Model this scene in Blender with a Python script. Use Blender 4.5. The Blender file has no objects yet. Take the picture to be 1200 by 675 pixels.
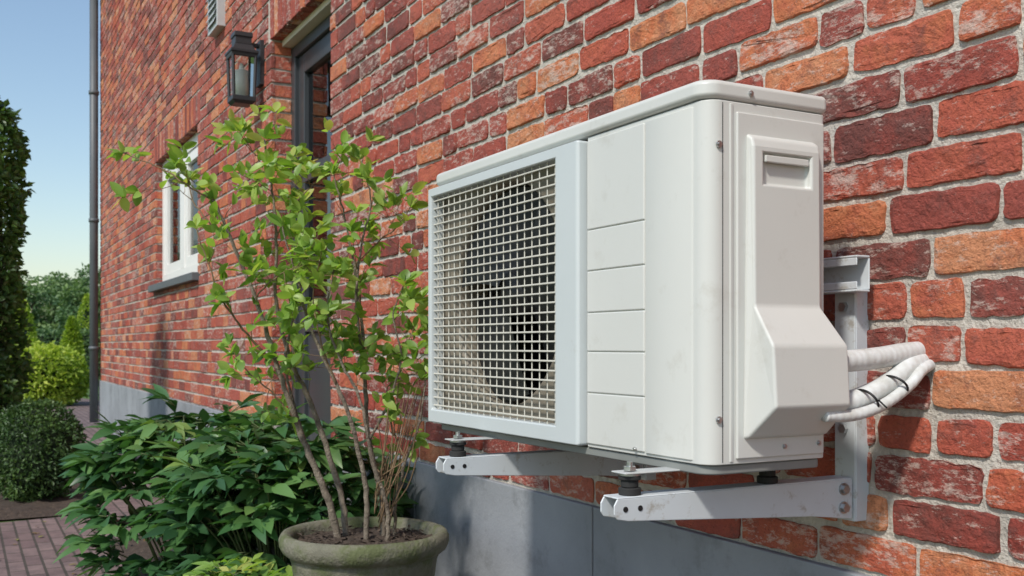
import bpy, bmesh, math, random
from mathutils import Vector, Matrix, noise
random.seed(7)
R=random.random
def U(a,b): return a+(b-a)*R()
scene=bpy.context.scene
col=scene.collection
D=1.43; CZ=0.95
TH=math.radians(28.62)
F=Vector((-math.cos(TH),math.sin(TH),0)); RT=Vector((math.sin(TH),math.cos(TH),0))
def P(a,yo,z): return Vector((-a,yo-D,z))

# ---------------------------------------------------------------- materials
def newmat(name):
    m=bpy.data.materials.new(name); m.use_nodes=True
    nt=m.node_tree; b=nt.nodes['Principled BSDF']
    return m,nt,b
def N(nt,t,**k):
    n=nt.nodes.new(t)
    for a,v in k.items(): setattr(n,a,v)
    return n
def ramp(nt,stops):
    r=N(nt,'ShaderNodeValToRGB'); e=r.color_ramp.elements
    while len(e)>1: e.remove(e[-1])
    e[0].position=stops[0][0]; e[0].color=(*stops[0][1],1)
    for p,c in stops[1:]:
        x=e.new(p); x.color=(*c,1)
    return r
def noisen(nt,scale,detail=4,rough=.6,vec=None):
    n=N(nt,'ShaderNodeTexNoise'); n.inputs['Scale'].default_value=scale
    n.inputs['Detail'].default_value=detail; n.inputs['Roughness'].default_value=rough
    if vec is not None: nt.links.new(vec,n.inputs['Vector'])
    return n
def mix(nt,fac,a,b,mode='MIX'):
    m=N(nt,'ShaderNodeMix',data_type='RGBA',blend_type=mode)
    for i,v in ((0,fac),(6,a),(7,b)):
        if isinstance(v,bpy.types.NodeSocket): nt.links.new(v,m.inputs[i])
        elif i==0: m.inputs[0].default_value=v
        else: m.inputs[i].default_value=(*v,1)
    return m.outputs[2]
def bump(nt,b,h,strength,dist):
    n=N(nt,'ShaderNodeBump'); n.inputs['Strength'].default_value=strength; n.inputs['Distance'].default_value=dist
    nt.links.new(h,n.inputs['Height']); nt.links.new(n.outputs[0],b.inputs['Normal']); return n
def simple(name,c,rough=.5,metal=0,var=.12,scale=8,bs=0,bscale=60,dirt=None,bd=.01):
    m,nt,b=newmat(name)
    tc=N(nt,'ShaderNodeTexCoord')
    n=noisen(nt,scale,4,.6,tc.outputs['Object'])
    r=ramp(nt,[(.25,tuple(x*(1-var) for x in c)),(.75,tuple(min(1,x*(1+var)) for x in c))])
    nt.links.new(n.outputs[0],r.inputs[0])
    out=r.outputs[0]
    if dirt:
        n2=noisen(nt,dirt[1],5,.75,tc.outputs['Object'])
        r2=ramp(nt,[(dirt[2],(0,0,0)),(dirt[2]+.12,(1,1,1))]); nt.links.new(n2.outputs[0],r2.inputs[0])
        mm=N(nt,'ShaderNodeMath',operation='MULTIPLY'); mm.inputs[1].default_value=dirt[3]
        nt.links.new(r2.outputs[0],mm.inputs[0])
        out=mix(nt,mm.outputs[0],out,dirt[0])
    nt.links.new(out,b.inputs['Base Color'])
    b.inputs['Roughness'].default_value=rough; b.inputs['Metallic'].default_value=metal
    if bs:
        n3=noisen(nt,bscale,4,.65,tc.outputs['Object']); bump(nt,b,n3.outputs[0],bs,bd)
    return m

def brick_mat():
    m,nt,b=newmat('brick'); L=nt.links
    at=N(nt,'ShaderNodeAttribute',attribute_name='rnd')
    sep=N(nt,'ShaderNodeSeparateColor'); L.new(at.outputs['Color'],sep.inputs[0])
    tc=N(nt,'ShaderNodeTexCoord')
    off=N(nt,'ShaderNodeVectorMath',operation='MULTIPLY_ADD'); L.new(at.outputs['Color'],off.inputs[0])
    off.inputs[1].default_value=(31,17,23); L.new(tc.outputs['Object'],off.inputs[2])
    v=off.outputs[0]
    n1=noisen(nt,14,4,.7,v)
    s=N(nt,'ShaderNodeMath',operation='MULTIPLY_ADD'); L.new(n1.outputs[0],s.inputs[0]); s.inputs[1].default_value=.7
    s2=N(nt,'ShaderNodeMath',operation='SUBTRACT'); L.new(sep.outputs[0],s2.inputs[0]); s2.inputs[1].default_value=.35
    L.new(s2.outputs[0],s.inputs[2])
    r=ramp(nt,[(0,(.16,.038,.028)),(.15,(.29,.048,.032)),(.42,(.40,.068,.040)),(.68,(.48,.10,.048)),(.88,(.58,.17,.062)),(1,(.60,.24,.11))])
    L.new(s.outputs[0],r.inputs[0])
    n2=noisen(nt,190,2,.7,v); r2=ramp(nt,[(.30,(.45,.40,.38)),(.46,(1,1,1))]); L.new(n2.outputs[0],r2.inputs[0])
    c=mix(nt,.7,r.outputs[0],r2.outputs[0],'MULTIPLY')
    n4=noisen(nt,11,5,.78,v); r4=ramp(nt,[(.54,(0,0,0)),(.66,(.6,.6,.6))]); L.new(n4.outputs[0],r4.inputs[0])
    c=mix(nt,r4.outputs[0],c,(.15,.05,.04))
    mp=N(nt,'ShaderNodeMapping'); mp.inputs['Scale'].default_value=(.6,1,1.6); L.new(v,mp.inputs[0])
    n3=noisen(nt,36,6,.82,mp.outputs[0])
    ad=N(nt,'ShaderNodeMath',operation='MULTIPLY_ADD'); L.new(sep.outputs[1],ad.inputs[0]); ad.inputs[1].default_value=.13; L.new(n3.outputs[0],ad.inputs[2])
    r3=ramp(nt,[(.615,(0,0,0)),(.655,(.42,.42,.42)),(.77,(.8,.8,.8))]); L.new(ad.outputs[0],r3.inputs[0])
    c=mix(nt,r3.outputs[0],c,(.64,.52,.45))
    n5=noisen(nt,1.2,2,.5,tc.outputs['Object']); r5=ramp(nt,[(.35,(.0,.0,.0)),(.75,(.10,.10,.10))]); L.new(n5.outputs[0],r5.inputs[0])
    c=mix(nt,r5.outputs[0],c,(.64,.51,.44))
    L.new(c,b.inputs['Base Color']); b.inputs['Roughness'].default_value=.82
    n6=noisen(nt,75,5,.75,v)
    n7=noisen(nt,22,3,.6,v)
    h=N(nt,'ShaderNodeMath',operation='MULTIPLY_ADD'); L.new(n7.outputs[0],h.inputs[0]); h.inputs[1].default_value=1.3; L.new(n6.outputs[0],h.inputs[2])
    bump(nt,b,h.outputs[0],.95,.0095)
    return m
BRICK=brick_mat()
MORTAR=simple('mortar',(.54,.50,.44),.95,var=.2,scale=35,bs=1,bscale=110,dirt=((.33,.30,.26),12,.54,.65),bd=.009)
def brick_tex(name,c1,c2,mo,bw,rh,ms,bstr=.5):
    m,nt,b=newmat(name); L=nt.links
    tc=N(nt,'ShaderNodeTexCoord'); t=N(nt,'ShaderNodeTexBrick')
    t.inputs['Scale'].default_value=1; t.inputs['Brick Width'].default_value=bw; t.inputs['Row Height'].default_value=rh
    t.inputs['Mortar Size'].default_value=ms; t.inputs['Color1'].default_value=(*c1,1); t.inputs['Color2'].default_value=(*c2,1); t.inputs['Mortar'].default_value=(*mo,1)
    L.new(tc.outputs['Object'],t.inputs['Vector'])
    n=noisen(nt,9,5,.7,tc.outputs['Object']); r=ramp(nt,[(.3,(.5,.5,.5)),(.7,(1.25,1.2,1.15))]); L.new(n.outputs[0],r.inputs[0])
    c=mix(nt,.8,t.outputs[0],r.outputs[0],'MULTIPLY')
    L.new(c,b.inputs['Base Color']); b.inputs['Roughness'].default_value=.85
    n2=noisen(nt,80,4,.6,tc.outputs['Object'])
    h=N(nt,'ShaderNodeMath',operation='MULTIPLY_ADD'); L.new(t.outputs['Fac'],h.inputs[0]); h.inputs[1].default_value=-1.2; L.new(n2.outputs[0],h.inputs[2])
    bump(nt,b,h.outputs[0],bstr,.005)
    return m
SIDEBRICK=simple('brick_side',(.36,.10,.07),.9,var=.3,scale=6,bs=.5)
PAVER=brick_tex('pavers',(.16,.11,.11),(.23,.17,.165),(.07,.06,.05),.21,.07,.006)
STONE=simple('plinth_stone',(.27,.285,.31),.75,var=.22,scale=2.2,bs=.2,bscale=70,dirt=((.18,.19,.20),5,.53,.65))
WHITE=simple('ac_cream_paint',(.595,.60,.57),.38,var=.035,scale=2.5,bs=.03,bscale=300,dirt=((.44,.42,.37),9,.58,.35))
GFRAME=simple('ac_grille_frame',(.53,.57,.575),.42,var=.04,scale=3,dirt=((.40,.39,.35),9,.60,.35))
GBAR=simple('ac_grille_bar',(.58,.56,.49),.5,var=.1,scale=10,dirt=((.28,.25,.2),30,.56,.5))
INNER=simple('ac_inner_plate_shaded',(.20,.175,.135),.55,var=.15,scale=5,dirt=((.10,.085,.06),14,.52,.5))  # base colour darkened to paint in the shade behind the grille
BLACK=simple('black_plastic',(.008,.008,.009),.5,var=.1)
DARK=simple('dark_coil',(.012,.012,.012),.7,var=.3,scale=60)
RUBBER=simple('rubber',(.02,.02,.02),.8)
PCOAT=simple('bracket_white',(.56,.60,.625),.42,var=.06,scale=6,dirt=((.28,.24,.18),22,.57,.65))
ZINC=simple('zinc_bolt',(.50,.51,.51),.38,metal=1,var=.15,scale=60)
def pipe_mat():
    m,nt,b=newmat('pipe_wrap'); tc=N(nt,'ShaderNodeTexCoord')
    w=N(nt,'ShaderNodeTexWave',wave_type='BANDS',bands_direction='Y'); w.inputs['Scale'].default_value=24; w.inputs['Distortion'].default_value=2.5; w.inputs['Detail'].default_value=2
    nt.links.new(tc.outputs['Object'],w.inputs['Vector'])
    n=noisen(nt,18,4,.7,tc.outputs['Object']); r=ramp(nt,[(.35,(.50,.50,.47)),(.6,(.66,.68,.68))]); nt.links.new(n.outputs[0],r.inputs[0])
    nt.links.new(r.outputs[0],b.inputs['Base Color']); b.inputs['Roughness'].default_value=.45
    bump(nt,b,w.outputs[1],.16,.002); return m
PIPE=pipe_mat()
ANTH=simple('anthracite_paint',(.045,.050,.056),.35,var=.1,scale=4)
LEAD=simple('downpipe_zinc',(.10,.115,.13),.5,var=.12,scale=4)
WINW=simple('window_white',(.82,.81,.78),.4,var=.03)
CURT=simple('curtain_fabric',(.80,.79,.76),.9,var=.06,scale=12)
CREAM=simple('cream_lintel',(.66,.58,.45),.7,var=.08)
SILL=simple('sill_stone',(.11,.12,.13),.6,var=.15,scale=20)
ROOF=brick_tex('roof_tiles',(.06,.06,.065),(.09,.09,.095),(.02,.02,.02),.25,.3,.01)
TERRA=simple('pot_clay',(.16,.155,.115),.9,var=.35,scale=9,bs=.8,bscale=45,dirt=((.09,.11,.04),6,.47,.85))
SOIL=simple('soil',(.06,.043,.032),.95,var=.5,scale=40,bs=1,bscale=45,dirt=((.13,.095,.07),35,.56,.8))
GRASS=simple('grass',(.08,.15,.03),.9,var=.35,scale=1.5,bs=1,bscale=30)
BARK=simple('bark_grey',(.23,.19,.145),.85,var=.45,scale=40,bs=.9,bscale=120,dirt=((.10,.07,.05),18,.5,.75))
BARKR=simple('twig',(.20,.13,.07),.7,var=.3,scale=30)
BARKT=simple('tree_bark',(.09,.07,.05),.9,var=.3)
def glass_mat(name,tint,mixv,ior=1.5):
    m=bpy.data.materials.new(name); m.use_nodes=True; nt=m.node_tree; nt.nodes.clear()
    o=N(nt,'ShaderNodeOutputMaterial'); t=N(nt,'ShaderNodeBsdfTransparent'); t.inputs[0].default_value=(*tint,1)
    g=N(nt,'ShaderNodeBsdfGlossy'); g.inputs['Roughness'].default_value=.03
    lw=N(nt,'ShaderNodeFresnel'); lw.inputs[0].default_value=ior
    ad=N(nt,'ShaderNodeMath',operation='ADD'); ad.inputs[1].default_value=mixv; nt.links.new(lw.outputs[0],ad.inputs[0])
    mx=N(nt,'ShaderNodeMixShader'); nt.links.new(ad.outputs[0],mx.inputs[0]); nt.links.new(t.outputs[0],mx.inputs[1]); nt.links.new(g.outputs[0],mx.inputs[2]); nt.links.new(mx.outputs[0],o.inputs[0])
    return m
GLASS=glass_mat('clear_glass',(.92,.94,.92),.02,1.25)
DGLASS=glass_mat('door_glass',(.5,.53,.55),.12,1.35)
def leaf_mat(name,stops,rough=.42,trans=.35,sat=1.3):
    m=bpy.data.materials.new(name); m.use_nodes=True; nt=m.node_tree; L=nt.links
    b=nt.nodes['Principled BSDF']; o=nt.nodes['Material Output']
    at=N(nt,'ShaderNodeAttribute',attribute_name='rnd'); sep=N(nt,'ShaderNodeSeparateColor'); L.new(at.outputs['Color'],sep.inputs[0])
    r=ramp(nt,stops); L.new(sep.outputs[0],r.inputs[0])
    c=r.outputs[0]
    L.new(c,b.inputs['Base Color']); b.inputs['Roughness'].default_value=rough
    t=N(nt,'ShaderNodeBsdfTranslucent'); c2=mix(nt,1,c,(sat,sat*1.1,.6),'MULTIPLY'); L.new(c2,t.inputs[0])
    mx=N(nt,'ShaderNodeMixShader'); mx.inputs[0].default_value=trans
    L.new(b.outputs[0],mx.inputs[1]); L.new(t.outputs[0],mx.inputs[2]); L.new(mx.outputs[0],o.inputs[0])
    return m
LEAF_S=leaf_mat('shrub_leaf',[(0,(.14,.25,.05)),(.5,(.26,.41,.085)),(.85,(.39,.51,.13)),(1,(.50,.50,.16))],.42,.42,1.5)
LEAF_P=leaf_mat('peony_leaf',[(0,(.03,.085,.035)),(.5,(.065,.165,.055)),(.9,(.14,.27,.08)),(1,(.20,.30,.08))],.38,.28)
LEAF_B=leaf_mat('boxwood_leaf',[(0,(.03,.07,.02)),(.6,(.065,.13,.035)),(1,(.12,.20,.05))],.5,.25)
LEAF_I=leaf_mat('ivy_leaf',[(0,(.03,.07,.02)),(.6,(.08,.16,.04)),(1,(.18,.28,.07))],.4,.3)
LEAF_Y=leaf_mat('golden_leaf',[(0,(.17,.28,.03)),(.6,(.38,.48,.06)),(1,(.55,.60,.10))],.5,.35)
LEAF_T=leaf_mat('tree_leaf',[(0,(.06,.13,.06)),(.6,(.13,.22,.09)),(1,(.22,.32,.12))],.6,.25)
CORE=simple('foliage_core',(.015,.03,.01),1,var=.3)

# ---------------------------------------------------------------- mesh builder
class MB:
    def __init__(s): s.v=[];s.f=[];s.r=[];s.m=[]
    def add(s,vs,fs,rnd=(.5,.5,.5),mi=0):
        o=len(s.v); s.v.extend([tuple(x) for x in vs])
        for f in fs: s.f.append([i+o for i in f]); s.r.append(rnd); s.m.append(mi)
    def box(s,p0,p1,mi=0,rnd=(.5,.5,.5)):
        x0,y0,z0=(min(p0[i],p1[i]) for i in range(3)); x1,y1,z1=(max(p0[i],p1[i]) for i in range(3))
        s.add([(x0,y0,z0),(x1,y0,z0),(x1,y1,z0),(x0,y1,z0),(x0,y0,z1),(x1,y0,z1),(x1,y1,z1),(x0,y1,z1)],
              [(0,3,2,1),(4,5,6,7),(0,1,5,4),(1,2,6,5),(2,3,7,6),(3,0,4,7)],rnd,mi)
    def abox(s,a0,a1,y0,y1,z0,z1,mi=0): s.box(P(a0,y0,z0),P(a1,y1,z1),mi)
    def cyl(s,c0,c1,r0,r1=None,n=20,mi=0,caps=True):
        if r1 is None: r1=r0
        c0=Vector(c0);c1=Vector(c1); ax=(c1-c0).normalized()
        t=Vector((0,0,1)) if abs(ax.z)<.9 else Vector((1,0,0)); u=ax.cross(t).normalized(); w=ax.cross(u)
        vs=[];fs=[]
        for i in range(n):
            an=2*math.pi*i/n; d=u*math.cos(an)+w*math.sin(an); vs+= [c0+d*r0,c1+d*r1]
        for i in range(n):
            j=(i+1)%n; fs.append((2*i,2*j,2*j+1,2*i+1))
        if caps: fs.append(tuple(2*i for i in range(n-1,-1,-1))); fs.append(tuple(2*i+1 for i in range(n)))
        s.add(vs,fs,mi=mi)
    def tube(s,pts,rad,n=8,mi=0,rnd=(.5,.5,.5)):
        pts=[Vector(p) for p in pts]; vs=[];fs=[]; pu=None
        for i,p in enumerate(pts):
            t=(pts[min(i+1,len(pts)-1)]-pts[max(i-1,0)]).normalized()
            if pu is None: a=Vector((0,0,1)) if abs(t.z)<.9 else Vector((1,0,0)); u=t.cross(a).normalized()
            else: u=(pu-t*pu.dot(t)).normalized()
            pu=u; w=t.cross(u); r=rad[i] if hasattr(rad,'__len__') else rad
            for k in range(n):
                an=2*math.pi*k/n; vs.append(p+(u*math.cos(an)+w*math.sin(an))*r)
        for i in range(len(pts)-1):
            for k in range(n):
                k2=(k+1)%n; fs.append((i*n+k,i*n+k2,(i+1)*n+k2,(i+1)*n+k))
        fs.append(tuple(range(n-1,-1,-1))); fs.append(tuple((len(pts)-1)*n+k for k in range(n)))
        s.add(vs,fs,rnd,mi)
    def build(s,name,mats,parent=None,smooth=False,bevel=0,seg=2,angle=40):
        me=bpy.data.meshes.new(name); me.from_pydata(s.v,[],s.f)
        for m in mats: me.materials.append(m)
        me.polygons.foreach_set('material_index',s.m)
        at=me.attributes.new('rnd','FLOAT_COLOR','FACE'); buf=[]
        for r in s.r: buf+= [r[0],r[1],r[2],1.0]
        at.data.foreach_set('color',buf)
        if smooth: me.polygons.foreach_set('use_smooth',[True]*len(s.f))
        me.update()
        o=bpy.data.objects.new(name,me); col.objects.link(o)
        if parent: o.parent=parent
        if bevel:
            b=o.modifiers.new('b','BEVEL'); b.width=bevel; b.segments=seg; b.limit_method='ANGLE'; b.angle_limit=math.radians(angle)
            b.harden_normals=True if smooth else False
        return o
def fixn(o):
    b=bmesh.new(); b.from_mesh(o.data); bmesh.ops.recalc_face_normals(b,faces=b.faces); b.to_mesh(o.data); b.free()
def empty(name):
    e=bpy.data.objects.new(name,None); col.objects.link(e); e.empty_display_size=.1; return e
def spl(pts,n=6):
    pts=[Vector(p) for p in pts]; out=[]
    for i in range(len(pts)-1):
        p0=pts[max(i-1,0)];p1=pts[i];p2=pts[i+1];p3=pts[min(i+2,len(pts)-1)]
        for k in range(n):
            t=k/n; out.append(.5*((2*p1)+(p2-p0)*t+(2*p0-5*p1+4*p2-p3)*t*t+(3*p1-p0-3*p2+p3)*t**3))
    out.append(pts[-1]); return out

# ================================================================= HOUSE
house=empty('brick_house')
Z0=0.545; CH=0.075; JO=.013; WTOP=Z0+CH*68
A0,A1=-1.0,12.8
WIN=(7.17,8.93,Z0+12*CH,Z0+26*CH); DOOR=(4.30,5.28,.12,Z0+27*CH)
SOL=.225
bm_=MB()
def brick(org,au,av,an,u0,u1,v0,v1,hi):
    w=u1-u0;h=v1-v0
    if w<.015 or h<.015: return
    rnd=(R(),R(),R())
    q=R()
    if q<.10: rnd=(.02+.12*R(),rnd[1],rnd[2])
    dz=U(-.003,.002)
    def W(u,v,n): return org+au*u+av*v+an*n
    if hi:
        nu=max(3,int(w/.0115)); nv=max(3,int(h/.0105)); ring=[]
        for i in range(nu): ring.append((i/nu,0))
        for i in range(nv): ring.append((1,i/nv))
        for i in range(nu): ring.append((1-i/nu,1))
        for i in range(nv): ring.append((0,1-i/nv))
        sd=Vector((U(0,99),U(0,99),U(0,99))); n=len(ring)
        vs=[]
        tl=[(U(-.003,.003),U(-.0028,.0028)) for _ in range(4)]
        tilt=(U(-.0015,.0015),U(-.0012,.0012))
        chip=U(.5,1.25)
        for k,(ins,dep) in enumerate(((0,-.02),(0.0,-.0025),(.0016,dz),(.007,dz+.0006))):
            for j,(s,t) in enumerate(ring):
                cu=abs(s-.5)*2; cv=abs(t-.5)*2
                uu=u0+s*w; vv=v0+t*h
                du=(tl[0][0]*(1-s)*(1-t)+tl[1][0]*s*(1-t)+tl[2][0]*s*t+tl[3][0]*(1-s)*t)
                dv=(tl[0][1]*(1-s)*(1-t)+tl[1][1]*s*(1-t)+tl[2][1]*s*t+tl[3][1]*(1-s)*t)
                nz=noise.noise_vector(Vector((s*w*110,t*h*110,0))+sd)*.0028*chip
                nz2=noise.noise_vector(Vector((s*w*32,t*h*32,k*.25))+sd)*.0038*chip
                su=(.5-s)*2; sv=(.5-t)*2
                corner=.003 if (cu>.93 and cv>.9) else 0
                eu=1 if cu>.999 else 0; ev=1 if cv>.999 else 0
                uu+=du+(ins+corner)*(1 if su>0 else -1)*eu+nz.x+nz2.x
                vv+=dv+(ins+corner)*(1 if sv>0 else -1)*ev+nz.y+nz2.y
                if ins and not eu: uu=min(max(uu,u0+ins),u1-ins)
                if ins and not ev: vv=min(max(vv,v0+ins),v1-ins)
                dd=dep+(nz.z*.8+nz2.z*.7+tilt[0]*(s-.5)*2+tilt[1]*(t-.5)*2 if k>=2 else 0)
                vs.append(W(uu,vv,dd))
        fs=[]
        for k in range(3):
            for j in range(n):
                j2=(j+1)%n; fs.append((k*n+j,k*n+j2,(k+1)*n+j2,(k+1)*n+j))
        fs.append(tuple(3*n+j for j in range(n)))
        bm_.add(vs,fs,rnd)
    else:
        j=[(U(-.0025,.0025),U(-.0025,.0025)) for _ in range(4)]
        vs=[]
        for ins,dep in ((0,-.02),(0,-.002),(.002,dz)):
            for q,(s,t) in enumerate(((0,0),(1,0),(1,1),(0,1))):
                vs.append(W(u0+s*w+(ins if s==0 else -ins)+j[q][0],v0+t*h+(ins if t==0 else -ins)+j[q][1],dep))
        fs=[]
        for k in range(2):
            for q in range(4): fs.append((k*4+q,k*4+(q+1)%4,k*4+4+(q+1)%4,k*4+4+q))
        fs.append((8,9,10,11)); bm_.add(vs,fs,rnd)
X_=Vector((1,0,0));Y_=Vector((0,1,0));Z_=Vector((0,0,1)); O_=Vector((0,0,0))
ex=[(WIN[0],WIN[1],WIN[2]-.0,WIN[3]+0),(DOOR[0],DOOR[1],0,DOOR[3])]
sol=[(WIN[0]-.06,WIN[1]+.06,WIN[3],WIN[3]+SOL),(DOOR[0]-.06,DOOR[1]+.06,DOOR[3],DOOR[3]+SOL)]
for r in range(68):
    z0=Z0+r*CH; z1=z0+CH-JO; zc=(z0+z1)/2
    segs=[(A0,A1)]
    for e in ex+sol:
        if e[2]<zc<e[3]:
            ns=[]
            for s in segs:
                if e[1]<=s[0] or e[0]>=s[1]: ns.append(s)
                else:
                    if e[0]-s[0]>.02: ns.append((s[0],e[0]-(JO if e in sol else 0)))
                    if s[1]-e[1]>.02: ns.append((e[1]+(JO if e in sol else 0),s[1]))
            segs=ns
    for s0,s1 in segs:
        u=s0 - (U(0,.2) if s0==A0 else 0); first=True; last=0
        wob=U(-.0012,.0012)
        while u<s1-.001:
            Ls=.212 if (R()<.72 or last==2) else .101
            last=0 if Ls>.2 else last+1
            if first and s0!=A0 and r%2: Ls=.101
            first=False
            Ls+=U(-.006,.006)
            a=max(u,s0); b=min(u+Ls,s1)
            if s1-b<.06: b=s1
            if b-a>.02:
                hi=(b<4.2 and z0<2.6)
                jj=U(-.0018,.0018)
                brick(O_,-X_,Z_,-Y_,a,b,z0+wob+jj,z1+wob+jj+U(-.002,.001),hi)
            u=b+JO+U(-.003,.003)
for e in sol:
    u=e[0]
    while u<e[1]-.03:
        b=min(u+.0635,e[1]); brick(O_,-X_,Z_,-Y_,u,b,e[2],e[3]-JO,False); u=b+JO
for e,dep in ((ex[0],.10),(ex[1],.11)):
    z=Z0+math.floor((max(e[2],Z0)-Z0)/CH+.5)*CH
    while z<e[3]-.03:
        brick(Vector((-e[1],0,0)),Y_,Z_,X_,.006,dep,z,z+CH-JO,False)
        brick(Vector((-e[0],0,0)),Y_,Z_,-X_,.006,dep,z,z+CH-JO,False)
        z+=CH
    u=e[0]+.01
    while u<e[1]-.05:
        brick(Vector((0,0,e[3])),-X_,Y_,-Z_,u,u+.0635,.006,dep,False); u+=.0635+JO
bm_.build('facade_bricks',[BRICK],house)
ml=MB(); g=.0068
cuts=[A0,DOOR[0]-g,DOOR[1]+g,WIN[0]-g,WIN[1]+g,A1]
def slab(a0,a1,z0,z1): ml.box((-a0,g,z0),(-a1,.3,z1))
slab(cuts[0],cuts[1],0,WTOP); slab(cuts[1],cuts[2],DOOR[3]+g,WTOP); slab(cuts[2],cuts[3],0,WTOP)
slab(cuts[3],cuts[4],0,WIN[2]-g); slab(cuts[3],cuts[4],WIN[3]+g,WTOP); slab(cuts[4],cuts[5],0,WTOP)
slab(cuts[1],cuts[2],0,DOOR[2]-.02)
ml.build('mortar_wall',[MORTAR],house)
hb=MB(); hb.box((-A1+.004,.301,0),(-A0-.004,8,WTOP)); 
hb.add([(-A1,0.0,WTOP+.02),(-A0,0,WTOP+.02),(-A0,8,WTOP+.02),(-A1,8,WTOP+.02),(-A1,4,WTOP+3),(-A0,4,WTOP+3)],[(0,3,4),(1,5,2)])
hb.build('house_core_walls',[SIDEBRICK],house)
rf=MB()
for sy in (0,1):
    y0=-.35 if sy==0 else 8.35
    zz=WTOP-.02
    a=[(-A1-.3,y0,zz-.1),(-A0+.3,y0,zz-.1),(-A0+.3,4,WTOP+3.05),(-A1-.3,4,WTOP+3.05)]
    rf.add(a+[(x,y,z+.12) for x,y,z in a],[(0,1,2,3),(7,6,5,4),(0,4,5,1),(1,5,6,2),(3,7,4,0)])
rf.build('roof',[ROOF],house)
gt=MB(); gt.cyl((-A1-.3,-.40,WTOP-.1),(-A0+.3,-.40,WTOP-.1),.06,n=14); gt.build('gutter',[LEAD],house,True)
dp=MB(); dx,dy=-A1+.06,-.075
dp.cyl((dx,dy,0.05),(dx,dy,WTOP-.35),.048,n=18)
dp.tube(spl([(dx,dy,WTOP-.37),(dx,dy-.1,WTOP-.25),(dx,-.4,WTOP-.14)],5),.048,14)
for z in (.9,2.4,3.9): dp.cyl((dx,dy,z),(dx,dy,z+.04),.058,n=18)
dp.build('downpipe',[LEAD],house,True,angle=30)
pl=MB()
es=[A0]+[3.32-1.154*k for k in range(3,-1,-1)]+[4.30-.004]
for i in range(len(es)-1): pl.box((-es[i]-.003,-.014,0),(-es[i+1]+.003,.0055,Z0-.008))
es=[5.284]+[5.284+1.25*k for k in range(1,7)]
es=[e for e in es if e<A1-.2]+[A1+.01]
for i in range(len(es)-1): pl.box((-es[i]-.003,-.014,0),(-es[i+1]+.003,.0055,Z0-.008))
pl.build('plinth_panels',[STONE],house,bevel=.003)
jl=MB(); jl.box((-A0,-.006,0),(-4.30,.006,Z0-.012)); jl.box((-5.284,-.006,0),(-A1,.006,Z0-.012)); jl.build('plinth_joint',[SILL],house)
# window
wn=MB(); a0,a1,z0,z1=WIN; y=D+.060
def fr(mb,a0,a1,z0,z1,y0,y1,t,mi=0):
    mb.abox(a0,a0+t,y0,y1,z0,z1,mi); mb.abox(a1-t,a1,y0,y1,z0,z1,mi)
    mb.abox(a0+t,a1-t,y0,y1,z0,z0+t,mi); mb.abox(a0+t,a1-t,y0,y1,z1-t,z1,mi)
fr(wn,a0,a1,z0+.012,z1,y,y+.09,.09)
mid=(a0+a1)/2
wn.abox(mid-.07,mid+.07,y+.002,y+.086,z0+.102,z1-.09)
for q0,q1 in ((a0+.09,mid-.07),(mid+.07,a1-.09)):
    fr(wn,q0+.002,q1-.002,z0+.105,z1-.093,y+.010,y+.07,.075)
wn.build('window_frame',[WINW],house,bevel=.003)
wg=MB(); wg.abox(a0+.085,a1-.085,y+.034,y+.037,z0+.09,z1-.085); wg.build('window_glass',[GLASS],house)
cu=MB()
n=80; vs=[];fs=[]
for i in range(n+1):
    aa=a0+(a1-a0)*i/n; yy=y+.105+.010*math.sin(i*.9)
    vs+=[P(aa,yy,z0),P(aa,yy,z1)]
for i in range(n): fs.append((2*i,2*i+2,2*i+3,2*i+1))
cu.add(vs,fs); cu.build('curtain',[CURT],house,True)
sl=MB(); sl.abox(a0-.05,a1+.05,D-.05,D+.059,z0-.045,z0+.011); sl.build('window_sill',[SILL],house,bevel=.004)
# door
dr=MB(); a0,a1,z0,z1=DOOR; y=D+.11
fr(dr,a0,a1,z0,z1-.036,y,y+.09,.06)
lz1=z1-.096
fr(dr,a0+.062,a1-.062,z0+.062,lz1-.002,y+.02,y+.075,.10)
for z in (1.02,1.80): dr.abox(a0+.162,a1-.162,y+.022,y+.073,z,z+.08)
dr.abox(a0+.162,a1-.162,y+.04,y+.06,z0+.16,1.02)
dr.abox(a0+.22,a1-.22,y+.03,y+.041,z0+.25,.93)
dr.build('front_door',[ANTH],house,bevel=.004)
dg=MB(); dg.abox(a0+.16,a1-.16,y+.045,y+.05,1.09,lz1-.1); dg.build('door_glass',[DGLASS],house)
dc=MB(); dc.abox(a0+.0,a1,y+.12,y+.13,z0,z1); dc.build('door_blind',[simple('blind',(.45,.47,.46),.8)],house)
cr=MB(); cr.abox(a0+.002,a1-.002,D+.06,D+.20,z1-.034,z1-.002); cr.build('door_lintel_strip',[CREAM],house)
hn=MB(); hp=P(a0+.13,y-.02,1.12); hn.cyl(hp,hp+Vector((0,.05,0)),.012); hn.cyl(hp,hp+Vector((-.11,0,0)),.009); hn.build('door_handle',[ZINC],house,True)
st=MB(); st.abox(a0-.1,a1+.1,D-.30,D-.016,0,.115); st.build('door_step',[STONE],house,bevel=.008)

# vent cowl
vb=empty('wall_vent'); m=MB(); m.abox(6.33,6.60,D-.05,D+.004,2.93,3.25)
for k in range(6): 
    z=2.965+k*.045; p=[P(6.35,D-.051,z+.03),P(6.58,D-.051,z+.03),P(6.58,D-.066,z),P(6.35,D-.066,z)]
    m.add([*p,*[q+Vector((0,0.002,-.005)) for q in p]],[(0,1,2,3),(7,6,5,4),(3,2,6,7)],mi=0)
m.build('vent_box',[simple('vent_grey',(.5,.52,.53),.5)],vb,bevel=.003)

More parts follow.
